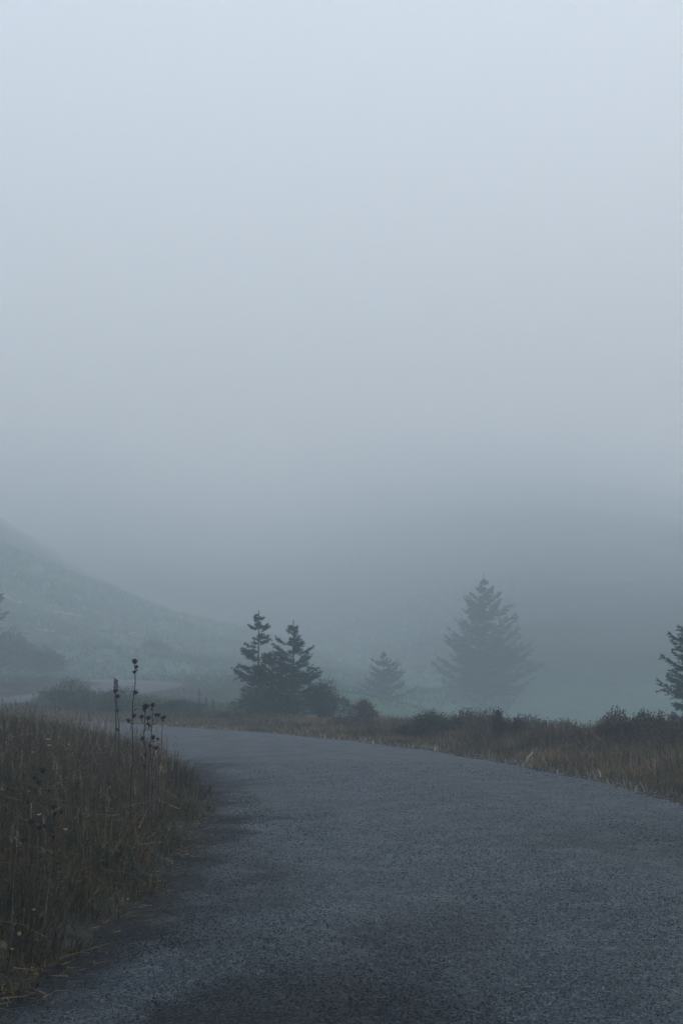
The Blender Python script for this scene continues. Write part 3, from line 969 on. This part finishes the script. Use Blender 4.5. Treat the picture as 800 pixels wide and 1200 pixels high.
def log(px, py, length, rad, az, label, seed):
    r = random.Random(seed)
    x, y = ray_ground(px, py)
    root = empty('fallen_log', (x, y, gz(x, y) + rad * .7), az)
    props(root, label, 'log', 'bleached fallen logs')
    S = Soup()
    t = np.linspace(-.5, .5, 8)
    px_ = t * length
    zz = np.array([gz(x + math.cos(az) * a, y + math.sin(az) * a) for a in px_]) - gz(x, y)
    S.tube(np.column_stack([px_, .06 * length * np.sin(t * 3 + seed), zz + .10]), np.linspace(rad, rad * .55, 8), (.30, .29, .27), 7)
    S.build('trunk', M_WOOD, root, True)
    for k in range(2):
        a = r.uniform(-.4, .45) * length
        B = Soup()
        zt = np.interp(a, px_, zz) + .10
        B.tube([(a, 0, zt), (a + .2, r.uniform(-.4, .4), zt + .12), (a + .4, r.uniform(-.6, .6), zt + .16 + r.uniform(0, .12))], [rad * .5, rad * .35, .03], (.36, .34, .31), 5)
        B.build('branch_stub', M_WOOD, root, True)
log(80, 722, 3.6, .16, .12, 'longest pale fallen log on the misty slope', 1)
log(12, 705, 3.0, .15, -.35, 'pale fallen log nearest the left edge of the slope', 2)
log(56, 742, 2.2, .12, .3, 'short pale fallen log below the longest one', 3)
log(266, 720, 2.6, .14, -.1, 'pale fallen log left of the young spruces on the ridge', 4)
log(155, 745, 1.4, .12, 1.2, 'short pale broken log in the middle of the slope', 5)

# ------------------------------------------------------------------ tall weeds on the left bank
def weed(px, d, top_py, label, seed, heads, lean=0.0, leafy=8, stem_r=.006, group='dead thistle stems on the bank', head_r=.026, hcol=(.020, .012, .012)):
    """heads: (share of height, sideways reach, upward reach) for each side head; the first is the top"""
    r = random.Random(seed)
    x = PX(px, d); z0 = gz(x, d)
    top = P(px, top_py, d)[2]
    H = top - z0
    root = empty('thistle', (x, d, z0 - .02))
    props(root, label, 'thistle', group)
    S = Soup()
    t = np.linspace(0, 1, 9)
    wob = np.array([r.uniform(-.010, .010) for _ in t]); wob[0] = 0
    ctr = np.column_stack([lean * t * (.5 + .5 * t) - lean + wob, np.array([r.uniform(-.006, .006) for _ in t]), H * t])
    S.tube(ctr, np.linspace(stem_r, stem_r * .55, 9), (.030, .020, .017), 6)
    S.build('stem', M_STEM, root, True)
    at = lambda f: np.array([np.interp(f, t, ctr[:, q]) for q in range(3)])
    for i, (f, sx, up) in enumerate(heads):
        h = Soup()
        b = at(f)
        tip = b + np.array([sx, r.uniform(-.03, .03), up])
        if i > 0:
            m_ = b * .45 + tip * .55 + np.array([sx * .18, 0, -.25 * up])
            h.tube([b, m_, tip], [stem_r * .6, stem_r * .5, stem_r * .45], (.030, .021, .018), 5)
        hr = head_r * r.uniform(.75, 1.15) * (1.15 if i == 0 else .9)
        prof = [(-.8, .25), (-.5, .75), (0, 1.0), (.45, .85), (.8, .55), (1.0, .65)]
        V, F, k = [], [], 8
        for (zz, rr) in prof:
            for j in range(k):
                a = j * 2 * math.pi / k
                q = rr * hr * (.55 + .2 * r.random())
                V.append(tip + np.array([math.cos(a) * q, math.sin(a) * q, zz * hr * .75]))
        for u in range(len(prof) - 1):
            for j in range(k):
                p, q = u * k + j, u * k + (j + 1) % k
                F += [(p, q, q + k), (p, q + k, p + k)]
        V.append(tip + np.array([0, 0, hr * .8])); c = len(V) - 1
        for j in range(k): F.append(((len(prof) - 1) * k + j, (len(prof) - 1) * k + (j + 1) % k, c))
        h.add(V, F, np.array(hcol) * r.uniform(.8, 1.3))
        # bristling bracts
        nb = 26
        dd = np.array([[r.gauss(0, 1), r.gauss(0, 1), abs(r.gauss(.35, .6))] for _ in range(nb)]); dd /= np.linalg.norm(dd, axis=1)[:, None]
        h.spikes(tip + dd * hr * .45, tip + dd * hr * r.uniform(1.15, 1.5), hr * .32, np.tile(np.array(hcol) * 1.2, (nb, 1)))
        o = h.build('seed_head', M_STEM, root)
    for i in range(leafy):
        f = .25 + .68 * i / max(1, leafy - 1) + r.uniform(-.03, .03)
        b = at(min(f, .97)); a = r.uniform(0, 6.28); ln = r.uniform(.045, .095) * (1.15 - .5 * f)
        Lf = Soup()
        side = np.array([-math.sin(a), math.cos(a), 0]); out = np.array([math.cos(a), math.sin(a), 0])
        up = np.array([0, 0, 1.0])
        w = ln * .22; g = r.uniform(.1, .8)
        V = [b - side * w * .3, b + side * w * .3, b + out * ln * .45 + up * ln * g - side * w, b + out * ln * .45 + up * ln * g + side * w, b + out * ln * .9 + up * ln * g * .8, b + out * ln * .45 + up * (ln * g + .006)]
        Lf.add(V, [(0, 1, 5), (0, 5, 2), (1, 3, 5), (2, 5, 4), (3, 4, 5)], np.array((.028, .022, .017)) * r.uniform(.8, 1.3))
        Lf.build('leaf', M_STEM, root)
    return root

DW = 12.5
weed(160, DW, 773, 'tallest dark thistle stem on the left bank', 3, [(1, 0, 0), (.955, .016, .02), (.93, -.008, .01), (.80, .012, .02), (.66, .02, .02), (.63, -.035, .02)], lean=.02, leafy=12, stem_r=.0065)
weed(137, DW + .4, 808, 'thin leaning thistle stem left of the tallest one', 4, [(1, -.005, 0), (.97, .012, -.01)], lean=-.09, leafy=7, stem_r=.005)
weed(172, DW + .1, 826, 'branching thistle right beside the tallest stem', 5, [(1, 0, 0), (.86, -.03, .06), (.84, .035, .07), (.8, .05, .05), (.70, -.02, .04)], lean=-.01, leafy=7, stem_r=.006)
weed(181, DW - .2, 824, 'branching thistle with clustered heads in the middle of the group', 6, [(1, 0, 0), (.88, .03, .05), (.85, .05, .08), (.8, -.03, .06), (.72, .06, .02)], lean=.03, leafy=7, stem_r=.006)
weed(183, DW - .6, 862, 'short thistle with low heads at the foot of the group', 7, [(1, 0, 0), (.9, -.025, .02), (.86, .022, .035)], lean=.01, leafy=4, stem_r=.005)
weed(194, DW - .3, 838, 'slender single headed thistle rightmost on the bank', 8, [(1, 0, 0)], lean=.05, leafy=4, stem_r=.004, head_r=.016)

def knapweed(px, py, d, label, seed):
    r = random.Random(seed)
    weed(px, d, py, label, seed, [(1, 0, 0), (.9, r.choice((-1, 1)) * .04, .03), (.84, r.choice((-1, 1)) * .05, -.01)], leafy=4, stem_r=.003, group='dark seed heads in the grass', head_r=.020, hcol=(.022, .010, .012))
knapweed(54, 900, 9.2, 'dark seed heads in the grass, topmost cluster at left', 21)
knapweed(49, 914, 9.0, 'dark seed head just below the topmost cluster at left', 22)
knapweed(70, 942, 8.4, 'single dark seed head deep in the left grass', 23)
knapweed(44, 960, 8.0, 'lowest dark seed head beside a white flower', 24)

def flower(px, py, d, label, seed, colr=(.62, .64, .60), group='tiny flowers in the left grass', size=.016):
    r = random.Random(seed)
    x, y, z = P(px, py, d)
    g = gz(x, y)
    root = empty('wildflower', (x, y, g - .01)); props(root, label, 'flower', group)
    S = Soup(); H = max(.08, z - g)
    S.tube([(0, 0, 0), (r.uniform(-.02, .02), 0, H * .5), (0, 0, H)], [.0025, .002, .0018], (.04, .055, .03), 5)
    S.build('stem', M_STEM, root, True)
    for k in range(7):
        a = k * 6.283 / 7 + r.uniform(-.2, .2)
        o_, s_ = np.array([math.cos(a), math.sin(a), .35]), np.array([-math.sin(a), math.cos(a), 0])
        b = np.array([0, 0, H])
        Q = Soup()
        Q.add([b, b + o_ * size * .6 - s_ * size * .3, b + o_ * size, b + o_ * size * .6 + s_ * size * .3, b + o_ * size * .55 + np.array([0, 0, size * .15])],
              [(0, 1, 4), (1, 2, 4), (2, 3, 4), (3, 0, 4)], colr)
        Q.build('petal', M_PETAL, root)
    C = Soup(); C.tube([(0, 0, H - .003), (0, 0, H + .002), (0, 0, H + .005)], [size * .25, size * .3, size * .12], (.30, .24, .06), 7)
    C.build('flower_centre', M_PETAL, root, True)
flower(57, 865, 9.6, 'white flower high on the bank, upper of two close together', 31)
flower(58, 872, 9.5, 'white flower high on the bank, lower of two close together', 32)
flower(81, 871, 10.0, 'small pale flower right of the two close white ones', 33, (.36, .36, .34), size=.014)
flower(39, 880, 9.6, 'small pale flower left of the two close white ones', 34, (.36, .36, .34), size=.014)
flower(46, 953, 8.0, 'white flower just above the lowest dark seed head', 35, (.45, .56, .54), size=.013)
flower(77, 970, 7.9, 'bright white flower low in the left grass', 36, (.52, .60, .56), size=.013)
flower(150, 1052, 8.9, 'pale flower low by the inner road edge', 37, (.46, .48, .42), size=.010)
flower(40, 1064, 7.4, 'yellow flower low in the near left grass', 38, (.42, .30, .05), size=.012)
flower(15, 1110, 6.7, 'yellow flower nearest the lower left corner', 39, (.36, .26, .06), size=.011)

def foxglove(px, base_d, top_py, label, seed, f0=.5):
    r = random.Random(seed)
    x = PX(px, base_d); z0 = gz(x, base_d); H = P(px, top_py, base_d)[2] - z0
    root = empty('foxglove', (x, base_d, z0 - .02)); props(root, label, 'foxglove', 'distant foxgloves by the bend')
    S = Soup(); S.tube([(0, 0, 0), (.01, 0, H * .5), (r.uniform(-.03, .03), 0, H)], [.014, .011, .005], (.05, .06, .04), 5)
    S.build('stem', M_STEM, root, True)
    for k in range(16):
        f = f0 + (.98 - f0) * k / 15; a = k * 2.4 + r.uniform(-.3, .3)
        rad = .06 * (1.25 - f)
        b = np.array([0, 0, H * f]); o_ = np.array([math.cos(a), math.sin(a), -.35])
        B = Soup(); B.tube([b, b + o_ * rad * .7, b + o_ * rad * 1.5], [.010, .020, .027 * (1.4 - f)], np.array((.10, .06, .11)) * r.uniform(.8, 1.2), 6)
        B.build('bell', M_PETAL, root, True)
foxglove(235, 42.5, 806, 'tall thin foxglove spike leftmost of three by the bend', 1)
foxglove(243, 43, 816, 'purple foxglove in the middle of three by the bend', 2)
foxglove(251, 42.5, 818, 'purple foxglove nearest the young spruces', 3)
foxglove(138, 18, 792, 'thin purple foxglove behind the leaning thistle', 4, .87)

def pale_stick():
    d = 22.0
    a = P(614, 899, d); b = P(624, 884, d)
    root = empty('broken_stick', (a[0], a[1], gz(a[0], a[1])))
    props(root, 'pale broken stick leaning in the outer verge grass', 'stick')
    S = Soup()
    dx, dz = b[0] - a[0], b[2] - gz(a[0], a[1]) + .03
    S.tube([(0, -.02, -.03), (dx * .45, 0, dz * .5), (dx, .02, dz)], [.016, .014, .010], (.42, .38, .32), 6)
    S.build('shaft', M_WOOD, root, True)
    B = Soup(); B.tube([(dx * .6, 0, dz * .62), (dx * .6 + .05, .02, dz * .62 + .07)], [.008, .004], (.40, .36, .30), 5)
    B.build('side_twig', M_WOOD, root, True)
pale_stick()

# ------------------------------------------------------------------ the mist itself
def haze():
    m = bpy.data.materials.new('mist'); m.use_nodes = True
    nt = m.node_tree; nt.nodes.clear()
    out = nt.nodes.new('ShaderNodeOutputMaterial'); v = nt.nodes.new('ShaderNodeVolumePrincipled')
    v.inputs['Density'].default_value = HAZE_DENSITY
    v.inputs['Color'].default_value = (*HAZE_COLOR, 1)
    v.inputs['Absorption Color'].default_value = (.9, .9, .9, 1)      # droplets scatter and hardly absorb
    v.inputs['Anisotropy'].default_value = .2
    nt.links.new(v.outputs['Volume'], out.inputs['Volume'])
    a, z0, z1 = 1800.0, -18.0, HAZE_TOP
    V = [(sx * a, sy * a, z) for z in (z0, z1) for sx, sy in ((-1, -1), (1, -1), (1, 1), (-1, 1))]
    F = [(0, 2, 1), (0, 3, 2), (4, 5, 6), (4, 6, 7), (0, 1, 5), (0, 5, 4), (1, 2, 6), (1, 6, 5), (2, 3, 7), (2, 7, 6), (3, 0, 4), (3, 4, 7)]
    o = tri_mesh('haze', V, F, m)
    props(o, 'pale blue grey mist filling the whole valley', 'mist', kind='stuff')
haze()
